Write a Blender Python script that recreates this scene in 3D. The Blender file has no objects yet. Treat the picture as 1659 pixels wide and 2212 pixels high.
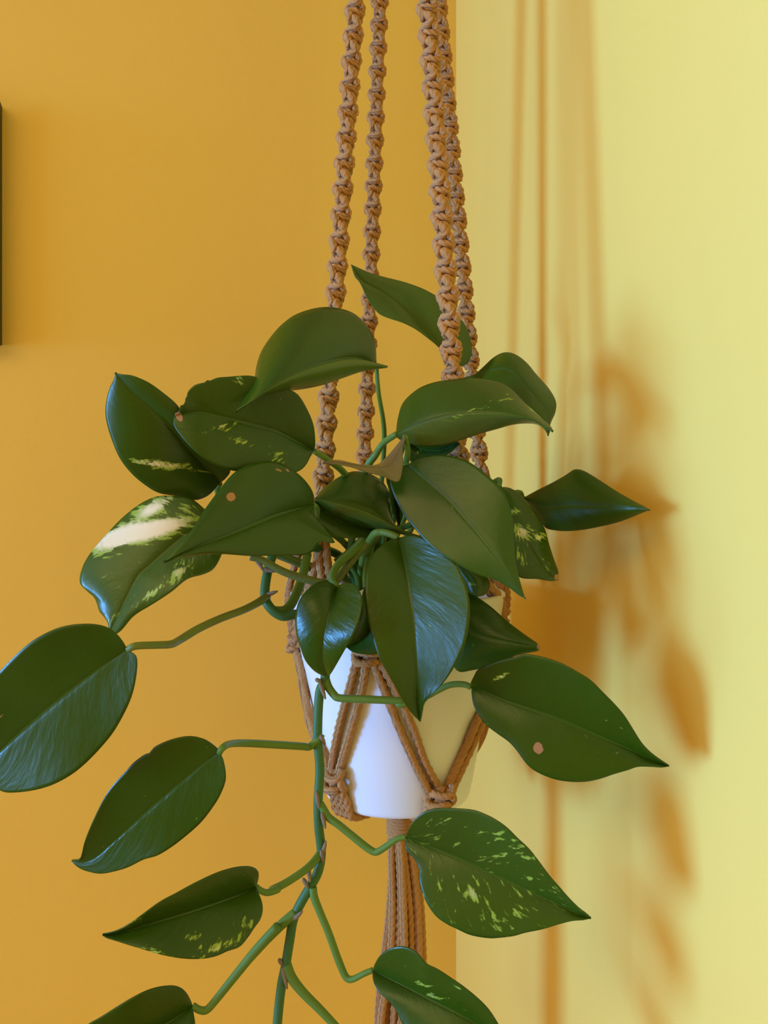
import bpy, math, random
from mathutils import Vector, Quaternion, noise
random.seed(4)
C = bpy.context.scene.collection
PI = math.pi
EYE = 1.5                      # height of the lens above the floor
F = 1700.0                     # focal length in pixels of the 1659 x 2212 frame

# ---------------------------------------------------------------- camera
cam = bpy.data.cameras.new('camera'); cam_o = bpy.data.objects.new('camera', cam); C.objects.link(cam_o)
cam_o.location = (0, 0, EYE); cam_o.rotation_euler = (PI / 2, 0, 0)
cam.sensor_fit = 'VERTICAL'; cam.sensor_height = 24.0; cam.lens = 24.0 * F / 2212; cam.clip_start = 0.02
bpy.context.scene.camera = cam_o

# ---------------------------------------------------------------- world, sun, area lights, exposure
AW = Vector((-0.957, -0.290, 0)).normalized()     # along the left wall, away from the corner
BW = Vector((-AW.y, AW.x, 0))                      # along the right wall, away from the corner
CORNER = Vector((0.071, 0.775, 0))
def room(a, b, z): return CORNER + AW * a + BW * b + Vector((0, 0, z))
ROOM_A, ROOM_B, ROOM_H = 2.8, 3.2, 2.55

world = bpy.data.worlds.new('sky'); bpy.context.scene.world = world; world.use_nodes = True
world.node_tree.nodes['Background'].inputs[0].default_value = (0.45, 0.62, 0.85, 1)
world.node_tree.nodes['Background'].inputs[1].default_value = 0.8

def light(name, kind, loc, direction, energy, color):
    l = bpy.data.lights.new(name, kind); o = bpy.data.objects.new(name, l); C.objects.link(o)
    o.location = loc; o.rotation_euler = Vector(direction).to_track_quat('-Z', 'Y').to_euler()
    l.energy = energy; l.color = color
    return l
sun = light('low_sun', 'SUN', room(4, 1, 1.6), -AW + BW * -0.02 + Vector((0, 0, 0.05)), 5.5, (0.11, 0.385, 1.0)); sun.angle = math.radians(16.0)
skyl = light('window_daylight', 'AREA', room(ROOM_A - 0.03, 0.95, 1.5), -AW, 34.0, (0.36, 0.63, 1.0))
skyl.shape = 'RECTANGLE'; skyl.size = 1.7; skyl.size_y = 1.5
fill = light('warm_fill', 'AREA', room(1.4, 1.7, ROOM_H - 0.04), (0, 0, -1), 19.5, (1.0, 0.74, 0.27))  # unseen warm area light below the ceiling, added as ambient fill
fill.shape = 'DISK'; fill.size = 1.6
vs = bpy.context.scene.view_settings
bpy.context.scene.display_settings.display_device = 'sRGB'
vs.view_transform = 'Standard'; vs.look = 'None'; vs.exposure = 0.0; vs.gamma = 1.0; vs.use_curve_mapping = False
cy = bpy.context.scene.cycles
cy.max_bounces = 10; cy.diffuse_bounces = 6; cy.glossy_bounces = 4; cy.caustics_reflective = False; cy.caustics_refractive = False

# ---------------------------------------------------------------- helpers
def P(x, y, d):
    """the point that stands d metres deep on the line of sight of pixel (x, y)"""
    return Vector(((x - 829.5) / F * d, d, EYE + (1106 - y) / F * d))

def mesh_obj(name, verts, faces, mat, parent=None, origin=None, smooth=True, uvs=None, attrs=None):
    origin = Vector(origin) if origin is not None else Vector((0, 0, 0))
    me = bpy.data.meshes.new(name)
    me.from_pydata([tuple(Vector(v) - origin) for v in verts], [], faces)
    if uvs:
        ul = me.uv_layers.new(name='UVMap')
        for lp in me.loops: ul.data[lp.index].uv = uvs[lp.vertex_index]
    for k, vals in (attrs or {}).items():
        at = me.attributes.new(k, 'FLOAT', 'POINT'); at.data.foreach_set('value', vals)
    if smooth: me.polygons.foreach_set('use_smooth', [True] * len(me.polygons))
    if mat: me.materials.append(mat)
    me.update()
    o = bpy.data.objects.new(name, me); C.objects.link(o)
    place(o, parent, origin)
    return o
ORIG = {}
def place(o, parent, origin):
    ORIG[o.name] = Vector(origin)
    if parent: o.parent = parent; o.location = Vector(origin) - ORIG[parent.name]
    else: o.location = origin
def empty(name, loc, label, cat):
    o = bpy.data.objects.new(name, None); C.objects.link(o); o.empty_display_size = 0.03
    place(o, None, loc); o['label'] = label; o['category'] = cat
    return o
def structure(o, label): o['kind'] = 'structure'; o['label'] = label; return o

def catmull(pts, per=8):
    pts = [Vector(p) for p in pts]
    if len(pts) < 3: return [pts[0].lerp(pts[-1], k / per) for k in range(per + 1)]
    out = []
    for i in range(len(pts) - 1):
        p1, p2 = pts[i], pts[i + 1]
        p0 = pts[i - 1] if i else p1 * 2 - p2
        p3 = pts[i + 2] if i + 2 < len(pts) else p2 * 2 - p1
        for k in range(per):
            t = k / per
            out.append(0.5 * ((2 * p1) + (p2 - p0) * t + (2 * p0 - 5 * p1 + 4 * p2 - p3) * t * t + (3 * p1 - p0 - 3 * p2 + p3) * t ** 3))
    out.append(pts[-1])
    return out
def resample(pts, n):
    ac = [0.0]
    for a, b in zip(pts, pts[1:]): ac.append(ac[-1] + (b - a).length)
    out, j = [], 0
    for k in range(n):
        s = ac[-1] * k / (n - 1)
        while j < len(pts) - 2 and ac[j + 1] < s: j += 1
        L = ac[j + 1] - ac[j]
        out.append(pts[j].lerp(pts[j + 1], 0 if L < 1e-9 else min(1, max(0, (s - ac[j]) / L))))
    return out

def tube_data(path, rad, sides=8, plies=0, pitch=0.02, depth=0.13, vo=0, phase=0.0):
    """a swept tube; plies > 0 gives it that many twisted strands"""
    n = len(path)
    rads = rad if isinstance(rad, (list, tuple)) else [rad] * n
    if len(rads) != n:
        m = len(rads) - 1
        rads = [rads[min(m - 1, int(k / (n - 1) * m))] * (1 - ((k / (n - 1) * m) - min(m - 1, int(k / (n - 1) * m)))) +
                rads[min(m - 1, int(k / (n - 1) * m)) + 1] * ((k / (n - 1) * m) - min(m - 1, int(k / (n - 1) * m))) for k in range(n)]
    V, Fc, U = [], [], []
    up, s = None, 0.0
    for i, p in enumerate(path):
        t = (path[min(i + 1, n - 1)] - path[max(i - 1, 0)])
        t = t.normalized() if t.length > 1e-9 else Vector((0, 0, 1))
        if up is None:
            up = t.orthogonal().normalized()
        up = (up - t * up.dot(t))
        up = up.normalized() if up.length > 1e-6 else t.orthogonal().normalized()
        sd = t.cross(up)
        if i: s += (p - path[i - 1]).length
        for k in range(sides):
            th = 2 * PI * k / sides
            r = rads[i]
            if plies: r *= 1 - depth + depth * abs(math.cos(0.5 * plies * (th - 2 * PI * s / pitch) + phase)) * 2 - depth
            V.append(p + up * (r * math.cos(th)) + sd * (r * math.sin(th)))
            U.append((s * 100, k / sides))
    for i in range(n - 1):
        for k in range(sides):
            a = vo + i * sides + k; b = vo + i * sides + (k + 1) % sides
            Fc.append((a, b, b + sides, a + sides))
    Fc.append(tuple(vo + k for k in reversed(range(sides))))
    Fc.append(tuple(vo + (n - 1) * sides + k for k in range(sides)))
    return V, Fc, U
def tubes_obj(name, specs, mat, parent, origin=None, **kw):
    V, Fc, U = [], [], []
    for path, rad in specs:
        v, f, u = tube_data(path, rad, vo=len(V), **kw)
        V += v; Fc += f; U += u
    return mesh_obj(name, V, Fc, mat, parent, V[0] if origin is None else origin, uvs=U)
def box_data(fn, a0, a1, b0, b1, z0, z1, vo=0):
    v = [fn(a, b, z) for z in (z0, z1) for b in (b0, b1) for a in (a0, a1)]
    f = [(0, 2, 3, 1), (4, 5, 7, 6), (0, 1, 5, 4), (2, 6, 7, 3), (0, 4, 6, 2), (1, 3, 7, 5)]
    return v, [tuple(i + vo for i in q) for q in f]
def boxes_obj(name, fn, boxes, mat, parent=None, origin=None):
    V, Fc = [], []
    for bx in boxes:
        v, f = box_data(fn, *bx, vo=len(V)); V += v; Fc += f
    return mesh_obj(name, V, Fc, mat, parent, V[0] if origin is None else origin, smooth=False)

# ---------------------------------------------------------------- materials
class NT:
    def __init__(s, name):
        s.m = bpy.data.materials.new(name); s.m.use_nodes = True; s.t = s.m.node_tree
        s.b = s.t.nodes['Principled BSDF']
    def n(s, typ, ins=None, **props):
        nd = s.t.nodes.new(typ)
        for k, v in props.items(): setattr(nd, k, v)
        for k, v in (ins or {}).items(): s.put(nd.inputs[k], v)
        return nd
    def put(s, sock, v):
        if isinstance(v, bpy.types.NodeSocket): s.t.links.new(v, sock)
        elif isinstance(v, tuple) and sock.type == 'RGBA': sock.default_value = v + ((1,) if len(v) == 3 else ())
        else: sock.default_value = v
    def math(s, op, a, b=0.0, c=0.0, clamp=False):
        nd = s.n('ShaderNodeMath', {0: a, 1: b, 2: c}, operation=op); nd.use_clamp = clamp
        return nd.outputs[0]
    def mix(s, f, a, b):
        nd = s.n('ShaderNodeMix', data_type='RGBA')
        s.put(nd.inputs[0], f); s.put(nd.inputs[6], a); s.put(nd.inputs[7], b)
        return nd.outputs[2]
    def ramp(s, f, lo, hi):
        return s.n('ShaderNodeMapRange', {0: f, 1: lo, 2: hi, 3: 0.0, 4: 1.0}, interpolation_type='SMOOTHSTEP').outputs[0]
    def noise(s, vec, scale, detail=3.0, rough=0.5):
        return s.n('ShaderNodeTexNoise', {'Vector': vec, 'Scale': scale, 'Detail': detail, 'Roughness': rough}).outputs[0]
    def bump(s, h, strength, dist, normal=None):
        nd = s.n('ShaderNodeBump', {'Height': h, 'Strength': strength, 'Distance': dist})
        if normal: s.put(nd.inputs['Normal'], normal)
        return nd.outputs[0]
    def set(s, **k):
        for a, v in k.items(): s.put(s.b.inputs[a.replace('_', ' ')], v)
        return s.m
    def attr(s, name): return s.n('ShaderNodeAttribute', attribute_name=name).outputs['Fac']

def mat_wall():
    t = NT('yellow_wall_paint'); co = t.n('ShaderNodeNewGeometry').outputs['Position']
    big = t.noise(co, 3.0, 2.0); fine = t.noise(co, 260.0, 3.0, 0.6); lump = t.noise(co, 38.0, 2.0)
    col = t.mix(big, (0.88, 0.585, 0.110), (0.86, 0.565, 0.102))
    nb = t.bump(fine, 0.10, 0.0008); nb = t.bump(lump, 0.12, 0.002, nb)
    return t.set(Base_Color=col, Roughness=0.55, Normal=nb)
def mat_plain(name, col, rough=0.6, nscale=60, amt=0.12, bump=0.0):
    t = NT(name); co = t.n('ShaderNodeNewGeometry').outputs['Position']; nz = t.noise(co, nscale, 4.0)
    c = t.mix(nz, tuple(x * (1 - amt) for x in col), tuple(min(1, x * (1 + amt)) for x in col))
    kw = {'Normal': t.bump(nz, bump, 0.002)} if bump else {}
    return t.set(Base_Color=c, Roughness=rough, **kw)
def mat_rope():
    t = NT('rust_cotton_cord'); uv = t.n('ShaderNodeUVMap', uv_map='UVMap').outputs[0]
    sep = t.n('ShaderNodeSeparateXYZ', {0: uv})
    lay = t.math('ADD', sep.outputs[1], t.math('MULTIPLY', sep.outputs[0], -0.75))
    fib = t.n('ShaderNodeCombineXYZ', {0: t.math('MULTIPLY', lay, 14.0), 1: t.math('MULTIPLY', sep.outputs[0], 0.9)}).outputs[0]
    f1 = t.noise(fib, 1.0, 3.0, 0.6)
    co = t.n('ShaderNodeNewGeometry').outputs['Position']; f2 = t.noise(co, 90.0, 2.0)
    col = t.mix(f1, (0.40, 0.160, 0.034), (0.72, 0.350, 0.098))
    col = t.mix(t.math('MULTIPLY', f2, 0.35), col, (0.52, 0.24, 0.065))
    return t.set(Base_Color=col, Roughness=0.85, Normal=t.bump(f1, 0.9, 0.0016), Sheen_Weight=0.15, Sheen_Roughness=0.5)
def mat_leaf():
    t = NT('pothos_leaf'); uv = t.n('ShaderNodeUVMap', uv_map='UVMap').outputs[0]
    sep = t.n('ShaderNodeSeparateXYZ', {0: uv})
    v = t.math('MULTIPLY_ADD', sep.outputs[0], 2.0, -1.0); av = t.math('ABSOLUTE', v); u = sep.outputs[1]
    ph = t.math('SUBTRACT', u, t.math('MULTIPLY', t.math('POWER', av, 0.8), 0.30))
    info = t.n('ShaderNodeObjectInfo').outputs['Random']
    seed = t.math('MULTIPLY', info, 37.0)
    streak_v = t.n('ShaderNodeCombineXYZ', {0: t.math('MULTIPLY', ph, 30.0), 1: t.math('MULTIPLY', v, 5.0), 2: seed}).outputs[0]
    st = t.noise(streak_v, 1.0, 5.0, 0.62)
    co = t.n('ShaderNodeNewGeometry').outputs['Position']
    cream, brown, tone = t.attr('cream'), t.attr('brown'), t.attr('tone')
    big = t.noise(co, 22.0, 2.0); fine = t.noise(co, 340.0, 4.0, 0.6)
    dark = t.mix(big, (0.021, 0.054, 0.0006), (0.031, 0.074, 0.0015))
    lite = t.mix(big, (0.052, 0.100, 0.008), (0.074, 0.130, 0.016))
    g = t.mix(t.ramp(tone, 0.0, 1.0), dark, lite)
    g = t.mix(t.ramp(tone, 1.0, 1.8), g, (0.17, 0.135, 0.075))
    fac = t.ramp(t.math('ADD', cream, t.math('MULTIPLY', t.math('SUBTRACT', st, 0.5), 2.6)), 0.50, 0.74)
    crm = t.mix(t.ramp(t.math('ADD', cream, t.math('MULTIPLY', t.math('SUBTRACT', fine, 0.5), 0.5)), 0.55, 1.05), (0.26, 0.38, 0.045), (0.82, 0.72, 0.50))
    g = t.mix(fac, g, crm)
    rib = t.math('SUBTRACT', 1.0, t.ramp(av, 0.008, 0.035))
    g = t.mix(t.math('MULTIPLY', rib, 0.25), g, (0.060, 0.12, 0.015))
    bf = t.ramp(t.math('ADD', brown, t.math('MULTIPLY', t.math('SUBTRACT', fine, 0.5), 0.35)), 0.42, 0.55)
    g = t.mix(bf, g, (0.36, 0.18, 0.085))
    wr = t.attr('wrinkle')
    vein_v = t.n('ShaderNodeCombineXYZ', {0: t.math('MULTIPLY', ph, 9.0), 1: t.math('MULTIPLY', v, 1.1), 2: seed}).outputs[0]
    vn = t.noise(vein_v, 1.0, 3.0, 0.6)
    nb = t.bump(vn, 0.30, t.math('MULTIPLY_ADD', wr, 0.0028, 0.0006)); nb = t.bump(st, 0.12, 0.0008, nb); nb = t.bump(fine, 0.10, 0.0006, nb)
    ro = t.math('MULTIPLY_ADD', t.noise(co, 60.0, 4.0, 0.65), 0.22, 0.20)
    return t.set(Base_Color=g, Roughness=ro, Normal=nb, Specular_IOR_Level=0.34)
def mat_stem(name, a, b, browns=0.0):
    t = NT(name); co = t.n('ShaderNodeNewGeometry').outputs['Position']
    uv = t.n('ShaderNodeUVMap', uv_map='UVMap').outputs[0]
    sep = t.n('ShaderNodeSeparateXYZ', {0: uv})
    lv = t.n('ShaderNodeCombineXYZ', {0: t.math('MULTIPLY', sep.outputs[0], 0.5), 1: t.math('MULTIPLY', sep.outputs[1], 9.0)}).outputs[0]
    n1 = t.noise(lv, 1.0, 4.0); n2 = t.noise(co, 35.0, 3.0)
    c = t.mix(n2, a, b)
    c = t.mix(t.math('MULTIPLY', t.ramp(n1, 0.60 - 0.1 * browns, 0.75), browns), c, (0.14, 0.075, 0.02))
    return t.set(Base_Color=c, Roughness=0.5, Normal=t.bump(n1, 0.2, 0.0006), Specular_IOR_Level=0.3)
M_WALL = mat_wall(); M_ROPE = mat_rope(); M_LEAF = mat_leaf()
M_CEIL = mat_plain('ceiling_white', (0.80, 0.76, 0.68)); M_TRIM = mat_plain('white_gloss_trim', (0.80, 0.79, 0.76), 0.35)
M_FLOOR = mat_plain('oak_floor', (0.42, 0.25, 0.12), 0.45, 9, 0.3)
M_POT = mat_plain('white_glazed_ceramic', (0.80, 0.80, 0.82), 0.32, 30, 0.02)
M_SOIL = mat_plain('potting_soil', (0.035, 0.022, 0.014), 0.95, 300, 0.6, 0.8)
M_FRAME = mat_plain('dark_stained_wood', (0.020, 0.015, 0.008), 0.5, 120, 0.3)
M_PAPER = mat_plain('pale_print_paper', (0.62, 0.58, 0.50), 0.8)
M_METAL = mat_plain('brass', (0.60, 0.42, 0.15), 0.35)
M_VINE = mat_stem('vine_stem', (0.035, 0.115, 0.030), (0.060, 0.160, 0.040), 0.3)
M_PET = mat_stem('petiole_green', (0.085, 0.170, 0.020), (0.130, 0.225, 0.035), 0.15)
M_PETB = mat_stem('petiole_browned', (0.11, 0.15, 0.025), (0.15, 0.19, 0.045), 0.85)
M_HUSK = mat_plain('dry_brown_sheath', (0.22, 0.150, 0.085), 0.8, 200, 0.4, 0.5)

# ---------------------------------------------------------------- the room
T = 0.10
structure(boxes_obj('wall_left', room, [(-T, ROOM_A + T, -T, 0, 0, ROOM_H)], M_WALL), 'ochre yellow painted wall behind the hanging plant')
structure(boxes_obj('wall_right', room, [(-T, 0, 0, ROOM_B, 0, ROOM_H)], M_WALL), 'yellow painted wall in daylight, right of the corner')
structure(boxes_obj('wall_front', room, [(ROOM_A, ROOM_A + T, 0, 0.10, 0, ROOM_H), (ROOM_A, ROOM_A + T, 1.80, ROOM_B, 0, ROOM_H),
    (ROOM_A, ROOM_A + T, 0.10, 1.80, 0, 0.75), (ROOM_A, ROOM_A + T, 0.10, 1.80, 2.25, ROOM_H)], M_WALL), 'yellow wall with the window opening')
structure(boxes_obj('wall_rear', room, [(-T, ROOM_A + T, ROOM_B, ROOM_B + T, 0, ROOM_H)], M_WALL), 'yellow wall behind the viewer')
structure(boxes_obj('floor', room, [(-T, ROOM_A + T, -T, ROOM_B + T, -0.1, 0)], M_FLOOR), 'brown oak floor')
structure(boxes_obj('ceiling', room, [(-T, ROOM_A + T, -T, ROOM_B + T, ROOM_H, ROOM_H + 0.1)], M_CEIL), 'plain white ceiling')
structure(boxes_obj('window_1', room, [(ROOM_A - 0.02, ROOM_A + T, 0.06, 0.10, 0.71, 2.29), (ROOM_A - 0.02, ROOM_A + T, 1.80, 1.84, 0.71, 2.29),
    (ROOM_A - 0.02, ROOM_A + T, 0.10, 1.80, 0.71, 0.75), (ROOM_A - 0.02, ROOM_A + T, 0.10, 1.80, 2.25, 2.29)], M_TRIM), 'white framed window opposite the right wall')

# picture frame on the left wall, only its right edge in view
FZ0, FZ1 = EYE + 0.139, EYE + 0.338
FA0, FA1 = 0.4072, 0.685
pf = empty('picture_frame', room((FA0 + FA1) / 2, 0, FZ0), 'dark wooden picture frame on the ochre wall, cut off by the left image edge', 'picture frame')
boxes_obj('backing_board', room, [(FA0 + 0.004, FA1 - 0.004, 0.001, 0.008, FZ0 + 0.004, FZ1 - 0.004)], M_FRAME, pf)
boxes_obj('print', room, [(FA0 + 0.012, FA1 - 0.012, 0.008, 0.010, FZ0 + 0.012, FZ1 - 0.012)], M_PAPER, pf)
for q in ((FA0, FA0 + 0.015, FZ0, FZ1), (FA1 - 0.015, FA1, FZ0, FZ1), (FA0 + 0.015, FA1 - 0.015, FZ0, FZ0 + 0.015), (FA0 + 0.015, FA1 - 0.015, FZ1 - 0.015, FZ1)):
    boxes_obj('frame_rail', room, [(q[0], q[1], 0.0005, 0.020, q[2], q[3])], M_FRAME, pf)

# ---------------------------------------------------------------- the pot
PX, PY = 0.0095, 0.55
Z_RIM, Z_BOT, R_RIM, R_BOT = EYE - 0.0547, EYE - 0.1965, 0.0745, 0.0500
def pot_r(z): return R_BOT + (R_RIM - R_BOT) * (z - Z_BOT) / (Z_RIM - Z_BOT)
def lathe(name, prof, mat, parent, origin, n=72):
    V, Fc = [], []
    for r, z in prof:
        for k in range(n):
            a = 2 * PI * k / n; V.append(Vector((PX + r * math.cos(a), PY + r * math.sin(a), z)))
    for i in range(len(prof) - 1):
        for k in range(n):
            a, b = i * n + k, i * n + (k + 1) % n; Fc.append((a, b, b + n, a + n))
    Fc.append(tuple(reversed(range(n)))); Fc.append(tuple((len(prof) - 1) * n + k for k in range(n)))
    return mesh_obj(name, V, Fc, mat, parent, origin)
prof = [(R_BOT * 0.90, Z_BOT)]
for k in range(6):
    a = PI / 2 * k / 5; prof.append((R_BOT - 0.005 + 0.005 * math.sin(a) + 0.0004, Z_BOT + 0.005 - 0.005 * math.cos(a)))
prof += [(pot_r(Z_BOT + (Z_RIM - Z_BOT) * k / 12), Z_BOT + (Z_RIM - Z_BOT) * k / 12) for k in range(1, 12)]
for k in range(7):
    a = PI * k / 6; prof.append((R_RIM - 0.0018 + 0.0018 * math.cos(a), Z_RIM - 0.0018 + 0.0018 * math.sin(a)))
prof += [(pot_r(Z_RIM - 0.035) - 0.0040, Z_RIM - 0.035), (pot_r(Z_BOT + 0.006) - 0.005, Z_BOT + 0.006)]
pot = empty('flower_pot', (PX, PY, Z_BOT), 'white tapered ceramic pot hanging in the rust coloured cord net', 'pot')
lathe('pot_body', prof, M_POT, pot, (PX, PY, Z_BOT))
sv, sf = [Vector((PX, PY, Z_RIM - 0.016))], []
for i in range(1, 11):
    for k in range(40):
        r = (pot_r(Z_RIM - 0.02) - 0.0045) * i / 10; a = 2 * PI * k / 40
        sv.append(Vector((PX + r * math.cos(a), PY + r * math.sin(a), Z_RIM - 0.018 + 0.006 * noise.noise(Vector((r * math.cos(a) * 90, r * math.sin(a) * 90, 3))))))
for k in range(40): sf.append((0, 1 + k, 1 + (k + 1) % 40))
for i in range(9):
    for k in range(40):
        a, b = 1 + i * 40 + k, 1 + i * 40 + (k + 1) % 40; sf.append((a, a + 40, b + 40, b))
mesh_obj('soil', sv, sf, M_SOIL, pot, (PX, PY, Z_RIM - 0.018))

def on_pot(x, y, off=0.003):
    """nearest point of the pot's outside on the line of sight of pixel (x, y), lifted by off"""
    best, bd = None, 1e9
    d = 0.44
    while d < PY + 0.004:
        p = P(x, y, d); g = math.hypot(p.x - PX, p.y - PY) - (pot_r(max(Z_BOT, min(Z_RIM, p.z))) + off)
        if abs(g) < bd: bd, best = abs(g), p
        if g < 0: break
        d += 0.0005
    return best

# ---------------------------------------------------------------- the macrame hanger
ring_c = Vector((0.020, 0.556, EYE + 0.69))
hanger = empty('macrame_plant_hanger', ring_c, 'rust coloured macrame plant hanger of knotted cotton cord holding the white pot', 'plant hanger')
def sinnet(name, p_top, p_bot, h, turn, ro, fr, rc, phase, core_r, alternate=False, n=None, parent=hanger, ply=3):
    """half knots tied over a core; every knot is turned on by 'turn' radians so that the cord spirals"""
    axis = p_bot - p_top; L = axis.length; ax = axis.normalized()
    ex = (Vector((1, 0, 0)) - ax * ax.x).normalized(); ey = ax.cross(ex)
    n = n or int(L / h)
    h = L / n
    rnd = random.Random(name + str(phase))
    core = tubes_obj(name, [([p_top + ax * (L * k / 40) for k in range(41)], core_r)], M_ROPE, parent, p_top, sides=10, plies=ply, pitch=0.02)
    for w in range(2):
        keys = []
        for k in range(n):
            fl = PI * ((k + w) % 2)
            mir = -1 if (alternate and k % 2) else 1
            jit = rnd.uniform(-0.08, 0.08)
            for (x, y, z) in ((-ro, fr * 0.25, -0.22), (-ro * 1.04, -fr * 0.25, 0.28), (-ro * 0.74, -fr * 0.95, 0.60), (-ro * 0.12, -fr * 1.22, 0.62), (ro * 0.42, -fr * 0.95, 0.50), (ro * 0.72, -fr * 0.20, 0.52)):
                a = phase + turn * (k + z) + fl + jit
                q = Vector((x, y * mir, 0)); ca, sa = math.cos(a), math.sin(a)
                qx, qy = q.x * ca - q.y * sa, q.x * sa + q.y * ca
                keys.append(p_top + ax * (h * (k + z)) + ex * qx + ey * qy)
        tubes_obj('working_cord', [(catmull(keys, 3), rc)], M_ROPE, core, keys[0], sides=18, plies=ply, pitch=0.0095, depth=0.22)
    return core
braids = [  # pixel top, depth top, pixel bottom, depth bottom, phase
    ((768, 0), 0.518, (690, 1140), 0.502, 0.2, 1.0),
    ((820, 0), 0.600, (779, 1235), 0.620, 1.1, 1.0),
    ((921, 0), 0.508, (1008, 1240), 0.490, 0.5, 1.06),
    ((946, 0), 0.578, (1060, 1262), 0.590, 1.9, 1.0)]
b_ends = []
for (t, dt, b, db, ph, sc) in braids:
    pt, pb = P(t[0], t[1], dt), P(b[0], b[1], db)
    up = pt + (pt - pb) * 0.13
    sinnet('braided_rope', up, pb, 0.0057, -PI / 3.0, 0.0047 * sc, 0.0020 * sc, 0.0025 * sc, ph, 0.0027)
    b_ends.append(pb)
    for s in (-1, 1):
        tubes_obj('suspension_cord', [(catmull([up + Vector((0.002 * s, 0, 0)), up.lerp(ring_c, 0.5) + Vector((0.002 * s, 0, 0)), ring_c + Vector((0.002 * s, 0, -0.026))], 10), 0.0024)], M_ROPE, hanger, sides=10, plies=3, pitch=0.02)
tubes_obj('ring', [([ring_c + Vector((0.026 * math.cos(2 * PI * k / 32), 0, 0.026 * math.sin(2 * PI * k / 32))) for k in range(33)], 0.003)], M_METAL, hanger, ring_c)
hk = ROOM_H - (ring_c.z + 0.026)
tubes_obj('ceiling_hook', [(catmull([ring_c + Vector((0, 0, 0.026 + hk)), ring_c + Vector((0, 0, 0.06)), ring_c + Vector((0, 0.012, 0.040)), ring_c + Vector((0, 0.008, 0.024)), ring_c + Vector((0, -0.004, 0.023))], 8), 0.0022)], M_METAL, hanger)

RC = 0.0030
def cord(pts, r=RC, name='net_cord', pitch=0.0165):
    return tubes_obj(name, [(catmull(pts, 8), r)], M_ROPE, hanger, sides=18, plies=3, pitch=pitch, depth=0.24)
def c6(l): return [(580 + x * 0.3617, 1380 + y * 0.3617) for x, y in l]
def potcord(l, off=RC): return [on_pot(x, y, off) for x, y in l]
# upper crossing points
KF = on_pot(794, 1424, 0.004); KFL = on_pot(722, 1688, 0.005); KFR = on_pot(950, 1722, 0.005)
KL = P(638, 1388, 0.548); KR = P(1082, 1330, 0.550)
cord([b_ends[0] + Vector((0.001, -0.002, 0.004)), P(690, 1200, 0.497), P(700, 1270, 0.489), P(712, 1310, 0.484)] + potcord([(738, 1360), (778, 1418)]))
cord([b_ends[0] + Vector((0.003, 0.0, 0.004)), P(706, 1200, 0.496), P(716, 1270, 0.488), P(726, 1305, 0.484)] + potcord([(752, 1352), (790, 1416)]))
cord([b_ends[0] + Vector((-0.003, 0.002, 0.004)), P(684, 1210, 0.504), P(666, 1276, 0.508), P(645, 1330, 0.525), P(638, 1386, 0.545)])
cord([b_ends[0] + Vector((-0.002, 0.002, 0.004)), P(662, 1168, 0.515), P(643, 1200, 0.527), P(630, 1245, 0.540), P(622, 1290, 0.549), P(627, 1340, 0.552), P(636, 1388, 0.552)])
cord([P(690, 1150, 0.505), P(692, 1200, 0.502), P(672, 1240, 0.512), P(655, 1270, 0.532)], 0.0026)
cord([b_ends[1], P(820, 1250, 0.63), P(880, 1270, 0.634), P(905, 1330, 0.632)])
cord([b_ends[1], P(730, 1250, 0.615), P(690, 1270, 0.603), P(650, 1310, 0.58)])
cord([b_ends[2] + Vector((0, 0, 0.004)), P(960, 1290, 0.476)] + potcord([(900, 1350), (822, 1418)]))
cord([b_ends[2] + Vector((0, 0, 0.004)), P(950, 1280, 0.476)] + potcord([(880, 1350), (808, 1416)]))
for dx in (0, 12):
    cord([b_ends[2] + Vector((0.004, 0, 0.004)), P(1050 + dx, 1270, 0.508), P(1072 + dx, 1300, 0.535), P(1080 + dx * 0.6, 1345, 0.55)])
for dx in (0, 13):
    cord([P(1060 + dx, 1235, 0.588), P(1078 + dx, 1262, 0.575), P(1090 + dx * 0.4, 1300, 0.565), P(1082 + dx * 0.3, 1345, 0.556)])
def knot(center, right, w, h, r, n=3, ph=0.0):
    down = Vector((0, 0, -1))
    a = center - down * h * 0.5; b = center + down * h * 0.5
    return sinnet('square_knot', a, b, h / n, 0.0, w, r * 1.35, r, ph, r * 1.3, alternate=True, n=n)
knot(KF + Vector((0, -0.001, 0.002)), None, 0.0075, 0.012, 0.0026, 2, -0.15)
knot(KL, None, 0.0045, 0.015, 0.0026, 2, 0.9)
knot(KR, None, 0.0045, 0.015, 0.0026, 2, -0.9)
knot(KFL, None, 0.0075, 0.016, 0.0028, 2, 0.9)
knot(KFR + Vector((0, -0.001, 0)), None, 0.0078, 0.014, 0.0028, 2, 0.15)
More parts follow.
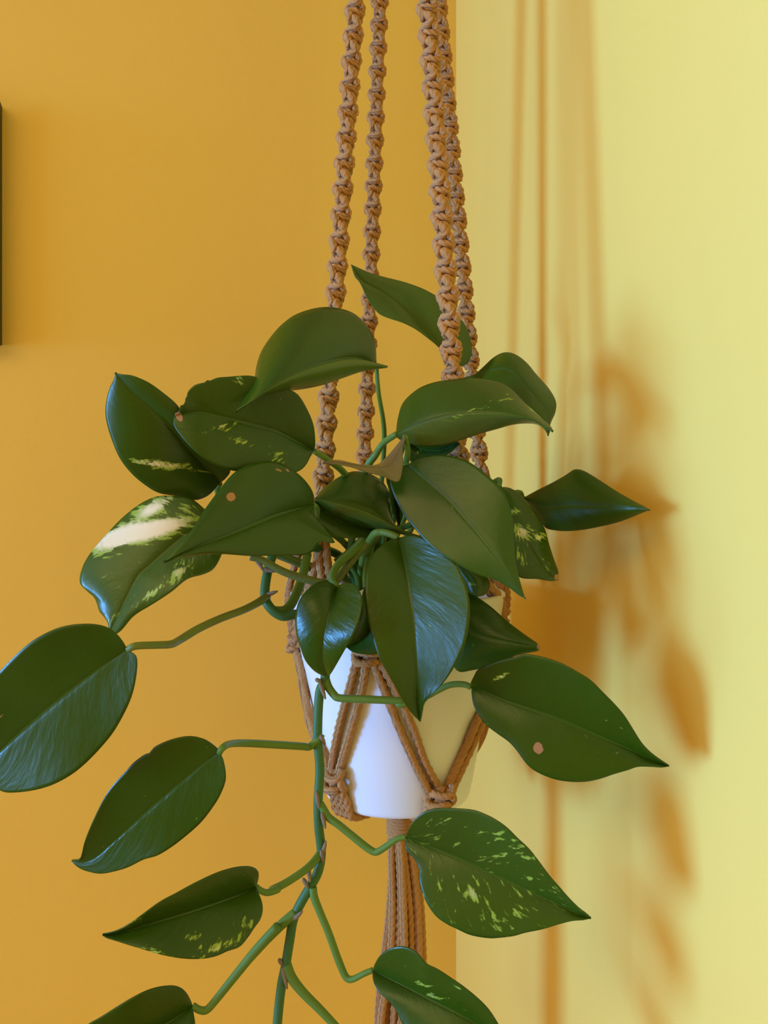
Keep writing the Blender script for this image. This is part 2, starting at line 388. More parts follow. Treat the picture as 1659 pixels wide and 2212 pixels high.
# diamonds of the net
for l in ([(528, 120), (490, 270), (440, 450), (400, 620), (372, 800)], [(585, 125), (560, 290), (500, 520), (452, 680), (408, 830)],
          [(622, 125), (700, 330), (800, 580), (890, 780), (972, 950)], [(655, 115), (760, 310), (860, 530), (935, 740), (1022, 900)]):
    cord(potcord(c6(l)))
for o in (0, 1):
    cord([P(1066 + 9 * o, 1480, 0.548)] + [on_pot(x + 8 * o, y + 10 * o, RC * (1 + 0.2 * o)) for x, y in ((1036, 1545), (1000, 1628), (966, 1700))])
    cord([KR, P(1084 - 6 * o, 1400, 0.545 + 0.012 * o), P(1066 + 9 * o, 1480, 0.548)])
    cord([KL + Vector((0, 0, -0.004)), P(648 + 4 * o, 1450, 0.545 - 0.012 * o), P(668 + 4 * o, 1560, 0.537 - 0.012 * o), P(700 + 3 * o, 1640, 0.525 - 0.010 * o), P(715, 1675, 0.515)])
    cord([KR, P(1074 - 4 * o, 1480, 0.572), P(1050 - 6 * o, 1570, 0.588), P(1010 - 6 * o, 1650, 0.598), P(985, 1690, 0.602)])
    cord([KL, P(664 + 6 * o, 1500, 0.57), P(720 + 6 * o, 1620, 0.590), P(775, 1680, 0.600)])
    cord([P(905, 1330, 0.632), P(860 - 20 * o, 1450, 0.62), P(775 + 8 * o, 1660, 0.602)])
    cord([P(905, 1330, 0.632), P(930 + 8 * o, 1450, 0.62), P(985 + 6 * o, 1680, 0.604)])
GA = Vector((PX + 0.0015, PY, Z_BOT - 0.006))     # gathering point under the pot
for kp, drop in ((KFL, 0.010), (KFR, 0.008), (P(775, 1690, 0.600), 0.004), (P(985, 1690, 0.604), 0.004)):
    out = Vector((kp.x - PX, kp.y - PY, 0)).normalized(); side = Vector((-out.y, out.x, 0))
    for s in (-1.5, -0.5, 0.5, 1.5):
        e = Vector((PX, PY, Z_BOT)) + out * (R_BOT + 0.001) + side * (s * 0.0045)
        cord([kp + side * (s * 0.0035) + Vector((0, 0, -0.004)), e + Vector((0, 0, 0.010)) + out * 0.003, e + Vector((0, 0, -0.0015)) - out * 0.002,
              Vector((PX, PY, Z_BOT - 0.0045)) + out * 0.026 + side * (s * 0.0035), GA + out * 0.008 + side * (s * 0.0015) + Vector((0, 0, -0.004))], 0.0029)
coil = []
for k in range(16 * 9):
    a = 2 * PI * k / 16; coil.append(GA + Vector((0.0078 * math.cos(a), 0.0078 * math.sin(a), -0.001 - 0.0024 * k / 16)))
tubes_obj('wrap_band', [(coil, 0.0019)], M_ROPE, hanger, sides=10, plies=3, pitch=0.014)
tubes_obj('wrap_core', [([GA + Vector((0, 0, 0.002)), GA + Vector((0, 0, -0.026))], 0.0072)], M_ROPE, hanger, sides=12)
for k in range(14):
    a = 2 * PI * k / 14 + 0.2; rr = 0.0050 if k % 2 else 0.0068
    r2 = 0.0160 if k % 2 == 0 else 0.0105
    tp = GA + Vector((rr * math.cos(a), rr * math.sin(a), -0.020))
    pts = [tp]
    for j in range(1, 12):
        f = j / 11
        ro_ = rr + (r2 - rr) * min(1, f * 1.6)
        pts.append(GA + Vector((ro_ * math.cos(a) + 0.004 * math.sin(PI * min(1, f * 1.3)) - 0.001 * f + 0.0007 * math.sin(9 * f + k * 2.1), ro_ * math.sin(a) * 0.8 + 0.0006 * math.sin(7 * f + k), -0.020 - 0.185 * f)))
    tubes_obj('fringe_strand', [(catmull(pts, 8), [0.0027, 0.0030, 0.0030, 0.0028])], M_ROPE, hanger, sides=18, plies=3, pitch=0.017, depth=0.17)

# ---------------------------------------------------------------- the plant
plant = empty('pothos_plant', (PX, PY - 0.005, Z_RIM - 0.018), 'trailing golden pothos with glossy heart shaped leaves growing from the white hanging pot', 'plant')
def cv(ox, oy, s): return lambda l: [(ox + x * s, oy + y * s) for x, y in l]
k2 = cv(640, 480, .3617); k3 = cv(140, 640, .434); k4 = cv(780, 700, .3978); k5 = cv(500, 960, .3617); k7 = cv(500, 1740, .3617)
k8 = cv(0, 1280, .3978); k0 = cv(0, 1740, .3617); kb = cv(900, 1380, .3617); px = lambda l: l

def blob(x, y, l):
    m = 0.0
    for (bx, by, rx, ry, ang, st) in l:
        c, s = math.cos(math.radians(ang)), math.sin(math.radians(ang))
        dx, dy = x - bx, y - by
        u, v = (dx * c + dy * s) / rx, (-dx * s + dy * c) / ry
        m = max(m, st * math.exp(-(u * u + v * v) * 0.9))
    return m
NU, NV = 60, 15
def leaf(L, R, M, d, eL=-0.006, eR=-0.006, bulge=0.003, cream=(), brown=(), tone=0.15, tone_r=None, wrinkle=0.0, label=None, wav=0.0012, petiole=None, pr=0.0021, pmat=None, specks=0.0):
    L, R, M = [resample([Vector((p[0], p[1], 0)) for p in catmull([Vector((q[0], q[1], 0)) for q in a], 6)], NU + 1) for a in (L, R, M)]
    V, U, ac, ab, at, aw = [], [], [], [], [], []
    sd = random.random() * 50
    ss = [-1 + k / NV for k in range(NV)] + [-0.04, 0, 0.04] + [(k + 1) / NV for k in range(NV)]
    for i in range(NU + 1):
        t = i / NU
        dm = d[0] * (1 - t) * (1 - 2 * t) + d[1] * 4 * t * (1 - t) + d[2] * t * (2 * t - 1)
        env = math.sin(PI * t) ** 0.55 if 0 < t < 1 else 0
        for s in ss:
            a = abs(s)
            E, e = (L[i], eL) if s < 0 else (R[i], eR)
            q = M[i].lerp(E, a)
            dep = dm + env * (e * (a ** 1.15) - bulge * 4 * a * (1 - a) * 0.5)
            dep += env * wav * a * a * math.sin(11 * t + sd + (2 if s > 0 else 0))
            dep += 0.0004 * max(0, 1 - a / 0.05) * env
            V.append(P(q.x, q.y, dep)); U.append((s * 0.5 + 0.5, t))
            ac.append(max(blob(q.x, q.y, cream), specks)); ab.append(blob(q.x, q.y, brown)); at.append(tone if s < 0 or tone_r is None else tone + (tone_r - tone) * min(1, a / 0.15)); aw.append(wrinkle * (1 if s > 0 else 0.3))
    n = len(ss); Fc = []
    for i in range(NU):
        for k in range(n - 1):
            a = i * n + k; Fc.append((a, a + 1, a + n + 1, a + n))
    # face the camera
    mid = Fc[(NU // 2) * (n - 1) + n // 3]
    nn = (V[mid[1]] - V[mid[0]]).cross(V[mid[2]] - V[mid[0]])
    if nn.y > 0: Fc = [f[::-1] for f in Fc]
    o = mesh_obj('leaf', V, Fc, M_LEAF, plant, V[n // 2], uvs=U, attrs={'cream': ac, 'brown': ab, 'tone': at, 'wrinkle': aw})
    sm = o.modifiers.new('thickness', 'SOLIDIFY'); sm.thickness = 0.0006; sm.offset = -1
    if label: o['label'] = label
    if petiole:
        pts = [V[n // 2].lerp(P(*petiole[0]), 0.0) if len(petiole) else None] + [P(*q) for q in petiole]
        pts = [V[n // 2] + Vector((0, 0.0006, 0))] + [P(*q) for q in petiole]
        tubes_obj('petiole', [(catmull(pts, 6), [pr * 0.75, pr * 0.85, pr, pr, pr * 1.15])], pmat or M_PET, o, pts[0], sides=10)
    return o
def pp(k, l, d0, d1):
    l = k(l); n = len(l) - 1
    return [(x, y, d0 + (d1 - d0) * i / max(1, n)) for i, (x, y) in enumerate(l)]
CROWN = (800, 1270, 0.540)

exec_leaves = True
# top domed leaf
leaf(L=k3([(1552,335),(1548,250),(1530,190),(1490,130),(1430,80),(1340,55),(1250,58),(1150,90),(1080,140),(1030,195),(980,270),(955,340),(938,430),(905,490),(848,578)]),
     R=k3([(1552,345),(1605,345),(1608,355),(1560,362),(1480,375),(1390,405),(1290,440),(1190,462),(1090,475),(1000,490),(930,525),(848,578)]),
     M=k3([(1550,335),(1480,312),(1400,308),(1250,345),(1130,390),(1030,450),(940,515),(848,578)]),
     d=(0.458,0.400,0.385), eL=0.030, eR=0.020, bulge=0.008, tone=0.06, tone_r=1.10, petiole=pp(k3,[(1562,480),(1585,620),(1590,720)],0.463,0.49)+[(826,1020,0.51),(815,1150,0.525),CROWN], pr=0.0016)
# left pointed leaf
leaf(L=k3([(770,930),(740,968),(700,1000),(640,1015),(560,995),(470,980),(400,940),(330,880),(270,800),(225,690),(203,600),(205,530),(222,460),(245,410),(250,380)]),
     R=k3([(770,930),(800,908),(825,862),(790,780),(700,690),(640,625),(590,580),(550,530),(490,480),(420,430),(340,395),(285,388),(250,380)]),
     M=k3([(770,930),(700,850),(620,760),(540,660),(430,560),(330,470),(250,380)]),
     d=(0.425,0.400,0.390), eL=0.002, eR=-0.002, tone=0.10, cream=[(345,1003,80,11,7,1.0),(300,996,30,10,0,.7),(420,1012,40,6,15,.6)], petiole=[(470,1060,0.43),(490,1110,0.44),(560,1180,0.475),(640,1210,0.52),CROWN])
# torn leaf beside it
leaf(L=k3([(1240,770),(1247,735),(1240,650),(1215,580),(1170,500),(1130,470),(1030,430),(940,398),(880,395),(820,400),(760,405),(722,420),(710,416),(698,428),(650,440),(620,465),(610,480),(614,494),(602,500),(598,535),(575,545),(570,575),(548,585),(545,600)]),
     R=k3([(1240,770),(1222,800),(1200,840),(1165,870),(1100,888),(1000,885),(900,876),(820,865),(740,835),(670,790),(610,735),(565,680),(545,645),(540,615),(545,600)]),
     M=k3([(1240,770),(1150,720),(1050,670),(920,635),(780,600),(680,575),(590,585),(545,600)]),
     d=(0.430,0.405,0.393), tone=0.10, cream=[(520,823,22,9,30,.8),(480,922,36,9,-15,.85),(520,952,38,7,10,.75),(600,990,30,18,0,.5)], brown=[(386,898,8,16,-30,.9),(593,868,4,4,0,.8),(606,864,4,4,0,.8)],
     petiole=pp(k3,[(1310,815),(1390,880)],0.440,0.466)+[(770,1070,0.500),(800,1180,0.525),CROWN], pr=0.0022)
# broad middle leaf with brown spot
leaf(L=k3([(1240,1030),(1238,985),(1215,940),(1170,890),(1110,850),(1040,822),(960,825),(900,845),(840,880),(790,935),(740,1000),(690,1070),(640,1150),(590,1220),(540,1280),(492,1325)]),
     R=px([(679,1090),(679,1101),(683,1119),(700,1138),(722,1168),(719,1173),(690,1172),(678,1190),(656,1199),(600,1200),(540,1201),(478,1197),(420,1200),(385,1206),(354,1215)]),
     M=k3([(1240,1040),(1190,1052),(1150,1060),(1050,1090),(930,1140),(810,1190),(700,1230),(600,1275),(492,1325)]),
     d=(0.425,0.387,0.362), eL=0.004, eR=0.006, bulge=0.005, tone=0.16, brown=[(499,1073,11,10,0,1.0),(602,1016,16,5,30,.65),(622,1016,8,5,0,.8)], petiole=[(684,1100,0.440),(690,1132,0.478),(750,1180,0.505),CROWN])
# cream splashed leaf
leaf(L=px([(470,1130),(455,1112),(437,1095),(415,1078),(390,1072),(340,1072),(300,1090),(260,1122),(225,1160),(195,1195),(178,1225),(172,1258),(188,1277),(205,1293),(214,1320),(222,1330),(234,1352),(224,1390)]),
     R=px([(470,1130),(490,1160),(478,1200),(462,1228),(440,1240),(405,1250),(370,1278),(330,1305),(290,1330),(262,1362),(240,1376),(224,1390)]),
     M=px([(470,1130),(405,1152),(357,1191),(320,1225),(300,1243),(275,1290),(252,1335),(224,1390)]),
     d=(0.410,0.395,0.385), eL=0.008, eR=-0.004, tone=0.45, wrinkle=0.35, specks=0.10, cream=[(310,1148,125,25,-13,1.3),(265,1157,85,26,-22,1.3),(330,1098,66,20,-30,1.0),(395,1100,45,20,0,.62),(230,1175,60,16,-35,.85),(390,1232,40,22,-40,.75),(330,1280,70,8,-35,.75),(245,1330,40,12,-50,.6)],
     petiole=[(520,1170,0.44),(600,1200,0.47),(700,1240,0.525),CROWN], label='cream splashed leaf with a ragged edge')
# far left broad leaf
leaf(L=k8([(690,305),(640,235),(580,190),(490,172),(370,180),(270,212),(160,275),(60,365),(-30,460),(-110,570),(-170,700),(-200,820),(-190,920),(-150,1010)]),
     R=k8([(700,318),(735,340),(743,400),(725,520),(690,620),(620,750),(540,850),(450,940),(370,1000),(270,1050),(160,1078),(45,1087),(0,1075),(-80,1048),(-150,1010)]),
     M=k8([(692,310),(560,400),(400,520),(250,640),(100,770),(0,865),(-70,930),(-150,1010)]),
     d=(0.350,0.3515,0.360), eL=-0.008, eR=-0.0025, bulge=0.0, tone=0.10, wrinkle=0.35, brown=[(4,1547,5,6,0,.9)], pmat=M_PETB,
     petiole=pp(k8,[(740,290),(850,285),(930,280),(980,255),(1080,195),(1200,140),(1320,95),(1400,55),(1450,20)],0.350,0.452))
# lower left long leaf
leaf(L=k8([(1190,870),(1180,850),(1130,810),(1080,790),(1020,783),(950,795),(880,820),(830,848),(815,872),(780,885),(720,930),(680,975),(620,1040),(570,1110),(520,1210),(480,1300),(455,1370),(440,1445),(415,1453),(388,1455)]),
     R=k8([(1190,870),(1212,915),(1225,1010),(1200,1090),(1160,1160),(1090,1250),(1000,1330),(920,1390),(850,1430),(780,1450),(700,1490),(620,1515),(540,1527),(460,1510),(420,1490),(388,1460)]),
     M=k8([(1190,870),(1080,950),(950,1060),(820,1170),(700,1280),(600,1370),(520,1440),(450,1468),(388,1458)]),
     d=(0.369,0.376,0.388), eL=-0.008, eR=-0.001, bulge=0.0, tone=0.08, wrinkle=0.35, brown=[(266,1680,3,4,0,.8),(225,1828,4,4,0,.9),(323,1802,3,5,0,.8)],
     petiole=pp(k8,[(1210,842),(1250,822),(1330,818),(1480,825),(1640,835)],0.369,0.441)+[(668,1613,0.449),(685,1600,0.450),(694,1585,0.451)])
# small lower left leaf
leaf(L=k0([(1530,490),(1545,430),(1540,390),(1500,368),(1440,367),(1370,380),(1280,410),(1160,465),(1060,520),(960,575),(870,640),(790,700),(720,740),(660,760),(612,772)]),
     R=k0([(1530,490),(1560,560),(1570,620),(1555,680),(1520,730),(1480,790),(1430,845),(1360,870),(1290,900),(1200,915),(1090,912),(960,890),(850,858),(740,825),(680,805),(630,790),(612,772)]),
     M=k0([(1530,490),(1400,545),(1270,590),(1100,645),(950,690),(800,735),(700,765),(612,772)]),
     d=(0.412,0.390,0.378), eR=-0.010, tone=0.14, wrinkle=0.2, specks=0.10, cream=[(470,2048,60,16,-25,.72),(520,2010,40,20,-60,.55),(330,2054,40,8,15,.7),(420,2030,30,30,0,.45),(295,1985,40,12,-35,.5),(540,1995,10,20,20,.6)],
     petiole=pp(k0,[(1560,510),(1600,520),(1659,500)],0.415,0.424)+pp(k7,[(240,505),(320,465),(420,400),(480,350),(530,290)],0.428,0.451))
# bottom left leaf
leaf(L=k0([(1150,1195),(1140,1165),(1115,1120),(1080,1090),(1030,1077),(950,1085),(870,1110),(780,1155),(680,1215),(600,1265),(530,1305),(440,1370),(380,1420),(330,1480)]),
     R=k0([(1150,1205),(1160,1260),(1165,1310),(1140,1400),(1080,1470),(980,1520),(860,1540),(700,1530),(540,1510),(420,1490),(330,1480)]),
     M=k0([(1150,1200),(1080,1250),(1000,1300),(850,1370),(650,1430),(480,1470),(330,1480)]),
     d=(0.430,0.415,0.405), tone=0.10, petiole=pp(k0,[(1190,1220),(1235,1220),(1290,1160),(1370,1060),(1450,960),(1540,850),(1659,720)],0.431,0.440)+pp(k7,[(100,920),(200,810),(300,710),(385,640)],0.441,0.447), pr=0.0025)
# topmost leaf, between the ropes
leaf(L=k2([(962,870),(1010,852),(1045,800),(1047,740),(1030,660),(1000,600),(950,545),(880,470),(820,430),(740,390),(640,355),(540,330),(450,305),(390,280),(330,253)]),
     R=k2([(962,870),(920,810),(860,750),(800,700),(720,640),(640,600),(560,575),(500,550),(460,510),(420,450),(395,390),(375,350),(350,320),(330,253)]),
     M=k2([(962,870),(900,800),(840,725),(740,612),(640,510),(540,430),(440,375),(380,330),(330,253)]),
     d=(0.545,0.540,0.535), eL=0.008, eR=-0.006, tone=0.85, petiole=[(985,830,0.55),(970,950,0.55),(900,1120,0.55),(820,1250,0.545)])
# upper right rear leaf
leaf(L=k4([(545,292),(600,285),(660,235),(720,180),(780,153),(840,165),(900,210),(950,270),(1020,350),(1058,420),(1055,480),(1030,540),(1017,607)]),
     R=k4([(545,300),(600,330),(750,400),(900,480),(980,550),(1017,607)]),
     M=k4([(545,296),(660,262),(780,245),(880,320),(980,440),(1020,530),(1017,607)]),
     d=(0.520,0.475,0.460), eL=0.012, eR=-0.005, tone=0.15, petiole=pp(k4,[(500,275),(495,272)],0.52,0.522)+[(950,900,0.53),(880,1100,0.54),(815,1250,0.542)])
# upper right front leaf
leaf(L=k4([(190,595),(192,560),(200,510),(220,440),(260,390),(320,345),(400,315),(500,300),(590,293),(680,300),(760,320),(820,355),(860,395),(910,445),(970,500),(1030,555),(1043,585)]),
     R=k4([(190,600),(200,622),(240,640),(300,660),(400,665),(480,650),(560,625),(650,595),(740,570),(820,548),(900,540),(960,548),(1000,580),(1018,606),(1030,570),(1043,585)]),
     M=k4([(190,598),(290,550),(400,515),(520,490),(650,485),(780,490),(900,510),(980,545),(1043,585)]),
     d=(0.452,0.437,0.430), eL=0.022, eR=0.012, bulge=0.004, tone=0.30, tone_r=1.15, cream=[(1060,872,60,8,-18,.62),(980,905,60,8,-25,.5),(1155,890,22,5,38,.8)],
     petiole=pp(k2,[(520,1320),(470,1395),(430,1450)],0.476,0.484)+[(782,1050,0.50),(800,1150,0.52),CROWN], pr=0.0024)
# small folded greyish leaf
leaf(L=k2([(648,1268),(600,1330),(540,1400),(480,1447),(400,1448),(340,1438),(260,1420),(200,1422),(160,1436)]),
     R=k2([(655,1285),(635,1350),(638,1450),(610,1550),(520,1515),(420,1490),(330,1462),(230,1447),(160,1438)]),
     M=k2([(650,1275),(605,1380),(550,1455),(440,1462),(330,1448),(230,1435),(160,1437)]),
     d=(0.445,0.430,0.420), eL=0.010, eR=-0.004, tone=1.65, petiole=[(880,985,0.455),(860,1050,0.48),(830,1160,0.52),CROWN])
# dark leaf under it
leaf(L=k2([(655,1288),(750,1280),(880,1290),(940,1300),(975,1322)]),
     R=k2([(655,1292),(660,1380),(690,1440),(730,1455),(800,1425),(900,1385),(950,1345),(975,1322)]),
     M=k2([(655,1290),(730,1350),(830,1365),(900,1350),(975,1322)]),
     d=(0.480,0.475,0.465), tone=0.10, cream=[(905,975,12,6,-50,.6)], petiole=[(860,1000,0.49),(835,1120,0.52),CROWN])
# big olive leaf right of centre
leaf(L=k4([(250,762),(205,780),(165,815),(155,850),(170,910),(200,980),(240,1050),(290,1110),(350,1180),(420,1240),(500,1290),(580,1335),(660,1370),(730,1390),(800,1430),(850,1468),(892,1493)]),
     R=k4([(255,762),(290,740),(340,722),(420,710),(500,718),(580,745),(660,800),(730,860),(775,910),(805,980),(825,1070),(830,1160),(835,1250),(850,1340),(870,1420),(892,1493)]),
     M=k4([(252,765),(330,830),(400,890),(480,960),(560,1050),(620,1120),(700,1220),(770,1310),(830,1400),(892,1493)]),
     d=(0.450,0.425,0.412), eL=0.002, eR=0.003, bulge=0.0, tone=0.22, petiole=[(865,1030,0.475),(850,1120,0.505),(820,1220,0.53),CROWN])
# right hand pointed leaf
leaf(L=k4([(880,943),(895,935),(960,900),(1040,860),(1110,820),(1150,793),(1175,788),(1210,797),(1260,825),(1330,870),(1400,915),(1480,960),(1540,990),(1568,1010)]),
     R=k4([(880,947),(920,990),(960,1050),(1000,1105),(1050,1120),(1120,1125),(1200,1118),(1300,1100),(1400,1075),(1480,1045),(1540,1020),(1568,1010)]),
     M=k4([(880,945),(980,988),(1100,985),(1250,985),(1400,993),(1500,1000),(1568,1010)]),
     d=(0.515,0.470,0.440), eL=0.010, eR=0.008, tone=0.15, wrinkle=0.1, petiole=[(1110,1065,0.50),(1000,1110,0.52),(890,1200,0.54),(820,1265,0.545)])
# variegated leaf behind the olive one
leaf(R=k4([(755,885),(785,885),(820,895),(870,930),(920,985),(970,1060),(1000,1120),(1020,1190),(1045,1270),(1070,1340),(1072,1390)]),
     L=k4([(750,888),(735,1000),(770,1200),(830,1330),(870,1378),(960,1385),(1030,1396),(1072,1390)]),
     M=k4([(752,886),(810,1000),(860,1120),(930,1230),(1000,1330),(1072,1390)]),
     d=(0.485,0.465,0.460), eR=0.010, tone=0.18, specks=0.15, cream=[(1128,1150,30,22,20,.85),(1165,1160,16,12,0,.9),(1108,1105,26,8,10,.75),(1125,1205,10,34,-25,.7),(1180,1225,10,30,-20,.5)], brown=[(1203,1247,7,8,0,.9)],
     petiole=[(1070,1040,0.495),(980,1120,0.52),(880,1220,0.54),(815,1265,0.545)])
# front hanging leaf with a bluish sheen
leaf(L=k5([(985,562),(930,580),(870,625),(830,680),(805,770),(797,870),(800,960),(815,1060),(845,1160),(880,1270),(930,1360),(980,1450),(1030,1540),(1080,1610),(1125,1656)]),
     R=k5([(1005,555),(1080,545),(1150,560),(1200,600),(1280,660),(1340,710),(1380,790),(1410,880),(1422,980),(1415,1090),(1390,1200),(1350,1290),(1310,1360),(1260,1430),(1200,1490),(1150,1540),(1138,1590),(1125,1656)]),
     M=k5([(995,558),(1020,650),(1045,760),(1060,870),(1080,1000),(1090,1120),(1100,1260),(1110,1400),(1117,1530),(1125,1656)]),
     d=(0.450,0.425,0.430), eL=-0.004, eR=-0.014, bulge=0.002, tone=0.14, wrinkle=0.7, petiole=pp(k5,[(960,540),(900,525),(850,540)],0.452,0.46)+[(790,1190,0.48),(780,1240,0.515),CROWN], pr=0.0024)
# small glossy leaf
leaf(L=k5([(628,850),(600,828),(560,815),(500,830),(450,870),(410,920),(388,980),(380,1060),(390,1140),(410,1210),(440,1290),(490,1350),(540,1380),(575,1388)]),
     R=k5([(634,852),(660,832),(700,826),(735,838),(760,868),(778,920),(775,990),(750,1080),(710,1170),(670,1240),(630,1310),(595,1368),(575,1388)]),
     M=k5([(631,852),(600,950),(570,1060),(548,1160),(542,1280),(560,1350),(575,1388)]),
     d=(0.440,0.425,0.438), eL=0.004, eR=-0.010, bulge=0.003, tone=0.14, wrinkle=1.0, label='small glossy leaf over the pot rim',
     petiole=pp(k5,[(600,800),(640,715),(750,620),(800,560)],0.445,0.475)+[(800,1130,0.50),(810,1220,0.53)], pr=0.0026)
# leaf behind it
leaf(L=k5([(795,850),(770,950),(740,1070),(700,1160),(685,1210)]),
     R=k5([(805,850),(900,950),(950,1080),(930,1200),(865,1252),(780,1253),(720,1238),(685,1210)]),
     M=k5([(800,850),(830,1000),(810,1120),(750,1190),(685,1210)]),
     d=(0.462,0.455,0.455), tone=0.18, petiole=pp(k5,[(800,760),(830,640)],0.475,0.49)+[(805,1180,0.51),CROWN])
# small folded centre leaf
leaf(L=k5([(1140,550),(1040,520),(975,480),(955,420),(950,350),(940,280),(890,210),(820,175),(740,160),(680,175),(600,220),(540,270),(500,320)]),
     R=k5([(1140,555),(1050,545),(950,520),(860,495),(800,470),(720,440),(640,410),(560,360),(500,325)]),
     M=k5([(1140,552),(1000,500),(880,430),(760,380),(620,345),(500,322)]),
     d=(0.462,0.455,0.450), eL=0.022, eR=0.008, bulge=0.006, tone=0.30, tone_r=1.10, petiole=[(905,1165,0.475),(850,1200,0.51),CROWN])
leaf(L=k5([(875,512),(800,465),(650,400),(540,345),(500,335)]),
     R=k5([(875,520),(800,550),(720,560),(630,553),(580,515),(530,460),(505,400),(500,335)]),
     M=k5([(875,515),(750,490),(640,450),(560,400),(500,336)]),
     d=(0.475,0.470,0.462), tone=0.32, petiole=[(830,1155,0.49),(815,1220,0.52),CROWN])
leaf(L=k5([(1000,485),(960,400),(950,300),(925,220),(930,160)]), R=k5([(1003,485),(1025,420),(1010,330),(1010,250),(930,160)]), M=k5([(1001,485),(990,400),(985,320),(960,230),(930,160)]),
     d=(0.49,0.48,0.475), tone=0.2, petiole=[(850,1170,0.51),(820,1240,0.53)])
# leaf tucked under the olive one
leaf(L=k5([(1300,650),(1340,670),(1420,740),(1500,780),(1540,810),(1540,860),(1510,900),(1470,910)]),
     R=k5([(1300,660),(1340,760),(1380,840),(1420,890),(1470,910)]), M=k5([(1300,655),(1380,740),(1440,820),(1470,910)]),
     d=(0.478,0.470,0.466), eL=0.004, eR=0.004, tone=0.45, cream=[(1020,1262,14,5,10,.7)], petiole=[(940,1190,0.50),(860,1230,0.53),CROWN])
# right hand lower leaf with a dark tip
leaf(L=px([(975,1255),(1000,1262),(1025,1284),(1060,1310),(1100,1345),(1140,1375),(1163,1391),(1167,1399)]),
     R=px([(972,1262),(962,1320),(966,1390),(985,1447),(1020,1448),(1070,1435),(1120,1415),(1150,1409),(1163,1406),(1167,1399)]),
     M=px([(974,1258),(1000,1345),(1040,1372),(1100,1386),(1167,1399)]),
     d=(0.478,0.462,0.455), eL=0.006, eR=0.003, tone=0.30, brown=[(1166,1396,7,9,0,1.0)], petiole=[(930,1225,0.495),(860,1240,0.53),CROWN])
# large right leaf with a round brown spot
leaf(L=kb([(325,290),(322,265),(340,230),(365,185),(420,160),(500,130),(590,110),(640,92),(710,100),(790,120),(880,155),(970,205),(1040,250),(1110,320),(1180,390),(1240,460),(1290,540),(1340,620),(1390,675),(1440,715),(1480,742),(1508,760)]),
     R=kb([(325,292),(328,330),(335,380),(360,440),(410,510),(480,565),(550,615),(600,670),(650,740),(700,785),(770,820),(850,845),(940,855),(1020,852),(1100,835),(1180,808),(1260,785),(1320,765),(1400,765),(1470,769),(1508,760)]),
     M=kb([(325,290),(420,320),(520,365),(650,410),(800,460),(950,520),(1100,585),(1250,650),(1380,715),(1508,760)]),
     d=(0.440,0.425,0.420), eL=-0.014, eR=-0.004, tone=0.10, cream=[(1080,1463,30,4,-27,.95),(1195,1438,10,3,10,.7),(1192,1577,14,4,50,.55),(1333,1627,9,4,10,.7),(1060,1600,40,6,45,.45)], brown=[(1163,1616,11,12,0,1.2)],
     petiole=pp(kb,[(280,272),(200,275),(120,310),(60,340)],0.442,0.448)+pp(k7,[(1000,-600),(900,-625),(800,-627),(700,-628),(520,-640),(480,-665),(440,-730),(560,-755)][:1],0.449,0.449)+[(868,1515,0.449),(800,1511,0.449),(735,1508,0.450),(721,1500,0.451),(709,1483,0.452),(703,1466,0.453)], pr=0.0022)
# lower right streaked leaf
leaf(L=k7([(1042,190),(1045,170),(1070,120),(1110,70),(1160,35),(1230,17),(1320,18),(1436,27),(1506,50),(1576,85),(1646,135),(1706,195),(1776,260),(1836,335),(1896,415),(1956,485),(2016,555),(2076,615),(2116,645),(2148,673)]),
     R=k7([(1042,192),(1036,230),(1045,275),(1085,310),(1118,370),(1120,430),(1135,510),(1170,590),(1220,660),(1280,705),(1350,740),(1430,775),(1536,793),(1606,790),(1686,780),(1756,760),(1856,740),(1956,710),(2036,690),(2106,685),(2148,673)]),
     M=k7([(1042,191),(1106,213),(1206,255),(1356,315),(1506,385),(1656,455),(1806,525),(1956,595),(2056,645),(2148,673)]),
     d=(0.440,0.425,0.418), eL=-0.010, eR=-0.006, tone=0.34, specks=0.20, cream=[(955,1775,26,10,-20,.72),(1110,1825,90,18,30,.55),(1060,1850,60,30,30,.48),(1020,1930,34,30,50,.72),(1060,1975,40,30,50,.6),(945,1900,20,40,-20,.55),(1120,1960,40,20,40,.5),(1130,1890,40,20,40,.48),(1080,2005,40,12,0,.55)],
     petiole=pp(k7,[(990,200),(930,240),(880,272),(850,276),(800,245),(720,180),(640,115),(580,70),(550,25),(528,-10)],0.441,0.450), pr=0.0022, label='large leaf streaked with pale yellow flecks')
# bottom right leaf
leaf(L=k7([(845,985),(850,960),(880,905),(930,865),(990,845),(1050,850),(1110,885),(1160,945),(1230,980),(1300,1025),(1380,1080),(1460,1145),(1530,1215),(1590,1305),(1640,1400),(1660,1485)]),
     R=k7([(845,988),(842,1020),(855,1075),(885,1120),(930,1160),(980,1220),(1020,1305),(1080,1390),(1200,1460),(1350,1500),(1500,1500),(1660,1485)]),
     M=k7([(845,986),(950,1040),(1080,1105),(1220,1175),(1350,1240),(1460,1305),(1580,1400),(1660,1485)]),
     d=(0.438,0.420,0.412), eL=-0.010, tone=0.16, specks=0.06, cream=[(935,2150,24,8,10,.75),(915,2125,30,6,15,.6),(960,2160,20,5,0,.6),(985,2130,20,4,35,.6)],
     petiole=pp(k7,[(790,1005),(730,1035),(695,1035),(670,1000),(630,900),(580,760),(530,640),(495,550),(485,490)],0.439,0.448))

leaf(L=px([(789,2290),(800,2270),(850,2265),(920,2300),(980,2370),(1020,2450)]), R=px([(789,2292),(785,2330),(820,2390),(890,2430),(960,2445),(1020,2450)]), M=px([(789,2291),(860,2330),(940,2390),(1020,2450)]), d=(0.436,0.425,0.418), tone=0.15)
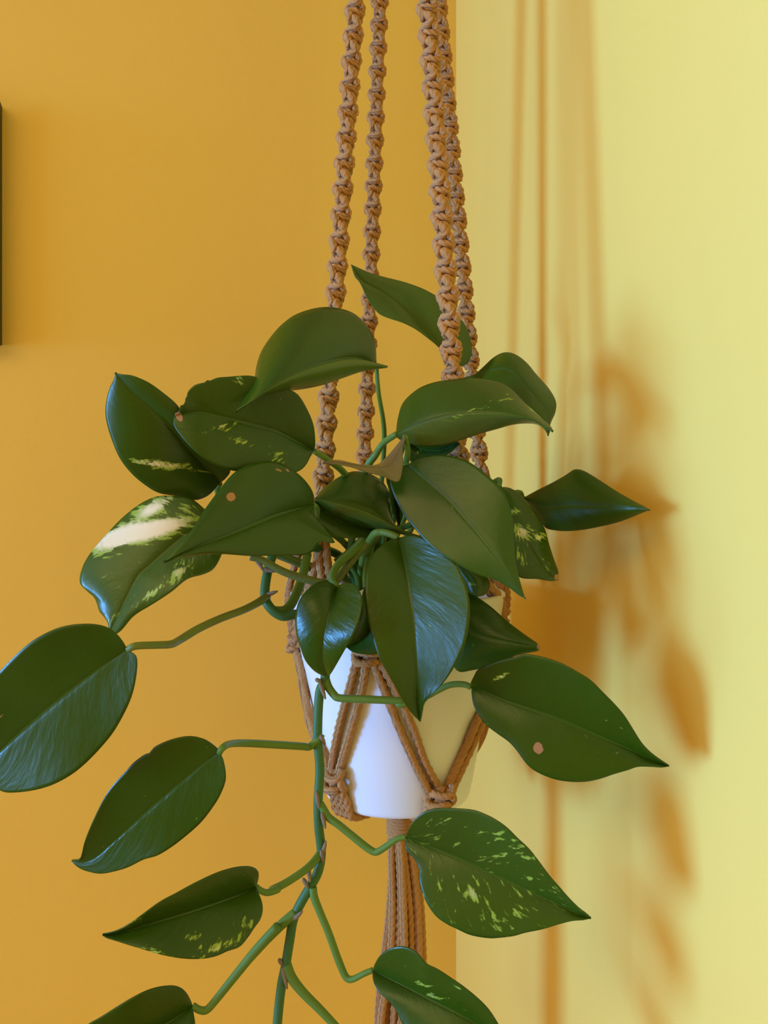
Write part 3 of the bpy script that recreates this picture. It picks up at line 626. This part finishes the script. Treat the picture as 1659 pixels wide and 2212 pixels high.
# stalks whose leaves hang below or behind
def stalk(pts, r, mat=M_PET, name='leaf_stalk', label=None):
    o = tubes_obj(name, [(catmull([P(*q) for q in pts], 6), r)], mat, plant, sides=10)
    if label: o['label'] = label
    return o
stalk(pp(k7,[(325,950),(360,1030),(430,1120),(520,1210),(610,1305),(720,1430),(800,1520)],0.446,0.436), [0.0032,0.0026,0.0022,0.0020])
stalk(pp(k5,[(110,672),(180,690),(310,760),(430,800),(520,822),(590,830)],0.445,0.450), [0.0020,0.0022,0.0024,0.0018], M_PETB)
stalk(pp(k5,[(455,650),(420,800),(370,930),(320,992),(255,1000)],0.470,0.450), [0.0026,0.0028,0.0030,0.0032])
stalk(pp(k5,[(720,560),(700,680),(750,780),(765,860)],0.50,0.52), 0.0024)
stalk(pp(k5,[(900,520),(830,600),(790,720),(760,850)],0.49,0.52), 0.0026)
stalk(pp(k5,[(890,525),(800,600),(700,720),(615,830)],0.475,0.455), 0.0024, M_PETB)
stalk(pp(k5,[(780,560),(700,640),(620,700)],0.50,0.50), 0.0018)
stalk(pp(k5,[(680,700),(682,760),(680,840)],0.53,0.535), 0.0014)
stalk(pp(k5,[(1090,470),(1020,500),(900,560),(800,760)],0.50,0.535), 0.0020)
# the trailing vine, piece by piece between its nodes
vine_px = [(590, 1195, .462), (578, 1235, .456), (572, 1285, .452), (583, 1312, .449), (610, 1331, .449), (650, 1328, .452), (690, 1360, .456), (700, 1420, .455), (702, 1466, .453),
           (690, 1500, .452), (686, 1590, .451), (691, 1660, .450), (687, 1735, .450), (689, 1790, .451), (694, 1838, .452), (688, 1880, .451), (672, 1912, .449),
           (650, 1950, .448), (634, 1985, .447), (626, 2030, .447), (617, 2085, .446), (608, 2130, .446), (600, 2200, .445), (594, 2290, .444)]
tubes_obj('vine_stem', [(catmull([P(*q) for q in vine_px], 7), 0.00275)], M_VINE, plant, sides=12)
tubes_obj('vine_stem', [(catmull([P(*q) for q in pp(k5, [(430, 560), (490, 612), (560, 630), (620, 650), (672, 690), (720, 760), (760, 860)], 0.485, 0.535)], 7), 0.0028)], M_VINE, plant, sides=12)
def husk(x, y, d, l, ang, w=0.0022):
    """a short dry scrap of leaf sheath clinging to a node"""
    a = math.radians(ang); c = P(x, y, d); dr = Vector((math.cos(a), -0.15, -math.sin(a)))
    path = [c - dr * l * 0.5, c - dr * l * 0.2, c + dr * l * 0.2, c + dr * l * 0.5]
    tubes_obj('dry_sheath', [(catmull(path, 3), [w * 0.3, w * 0.62, w * 0.5, w * 0.2])], M_HUSK, plant, sides=7)
for q in ((580, 1232, .453, .009, 10), (586, 1282, .449, .008, -20), (688, 1470, .450, .004, 20), (697, 1492, .449, .010, 70), (697, 1598, .448, .006, 60), (686, 1727, .447, .010, 80), (699, 1772, .446, .009, 75),
          (700, 1832, .449, .009, -75), (696, 1850, .448, .007, 80), (668, 1890, .446, .008, 80), (660, 1908, .446, .006, 60), (643, 1978, .444, .008, -45), (606, 2078, .444, .004, 60), (615, 2112, .443, .012, 75),
          (560, 1218, .446, .010, 55), (742, 1258, .50, .006, 20)):
    husk(*q)
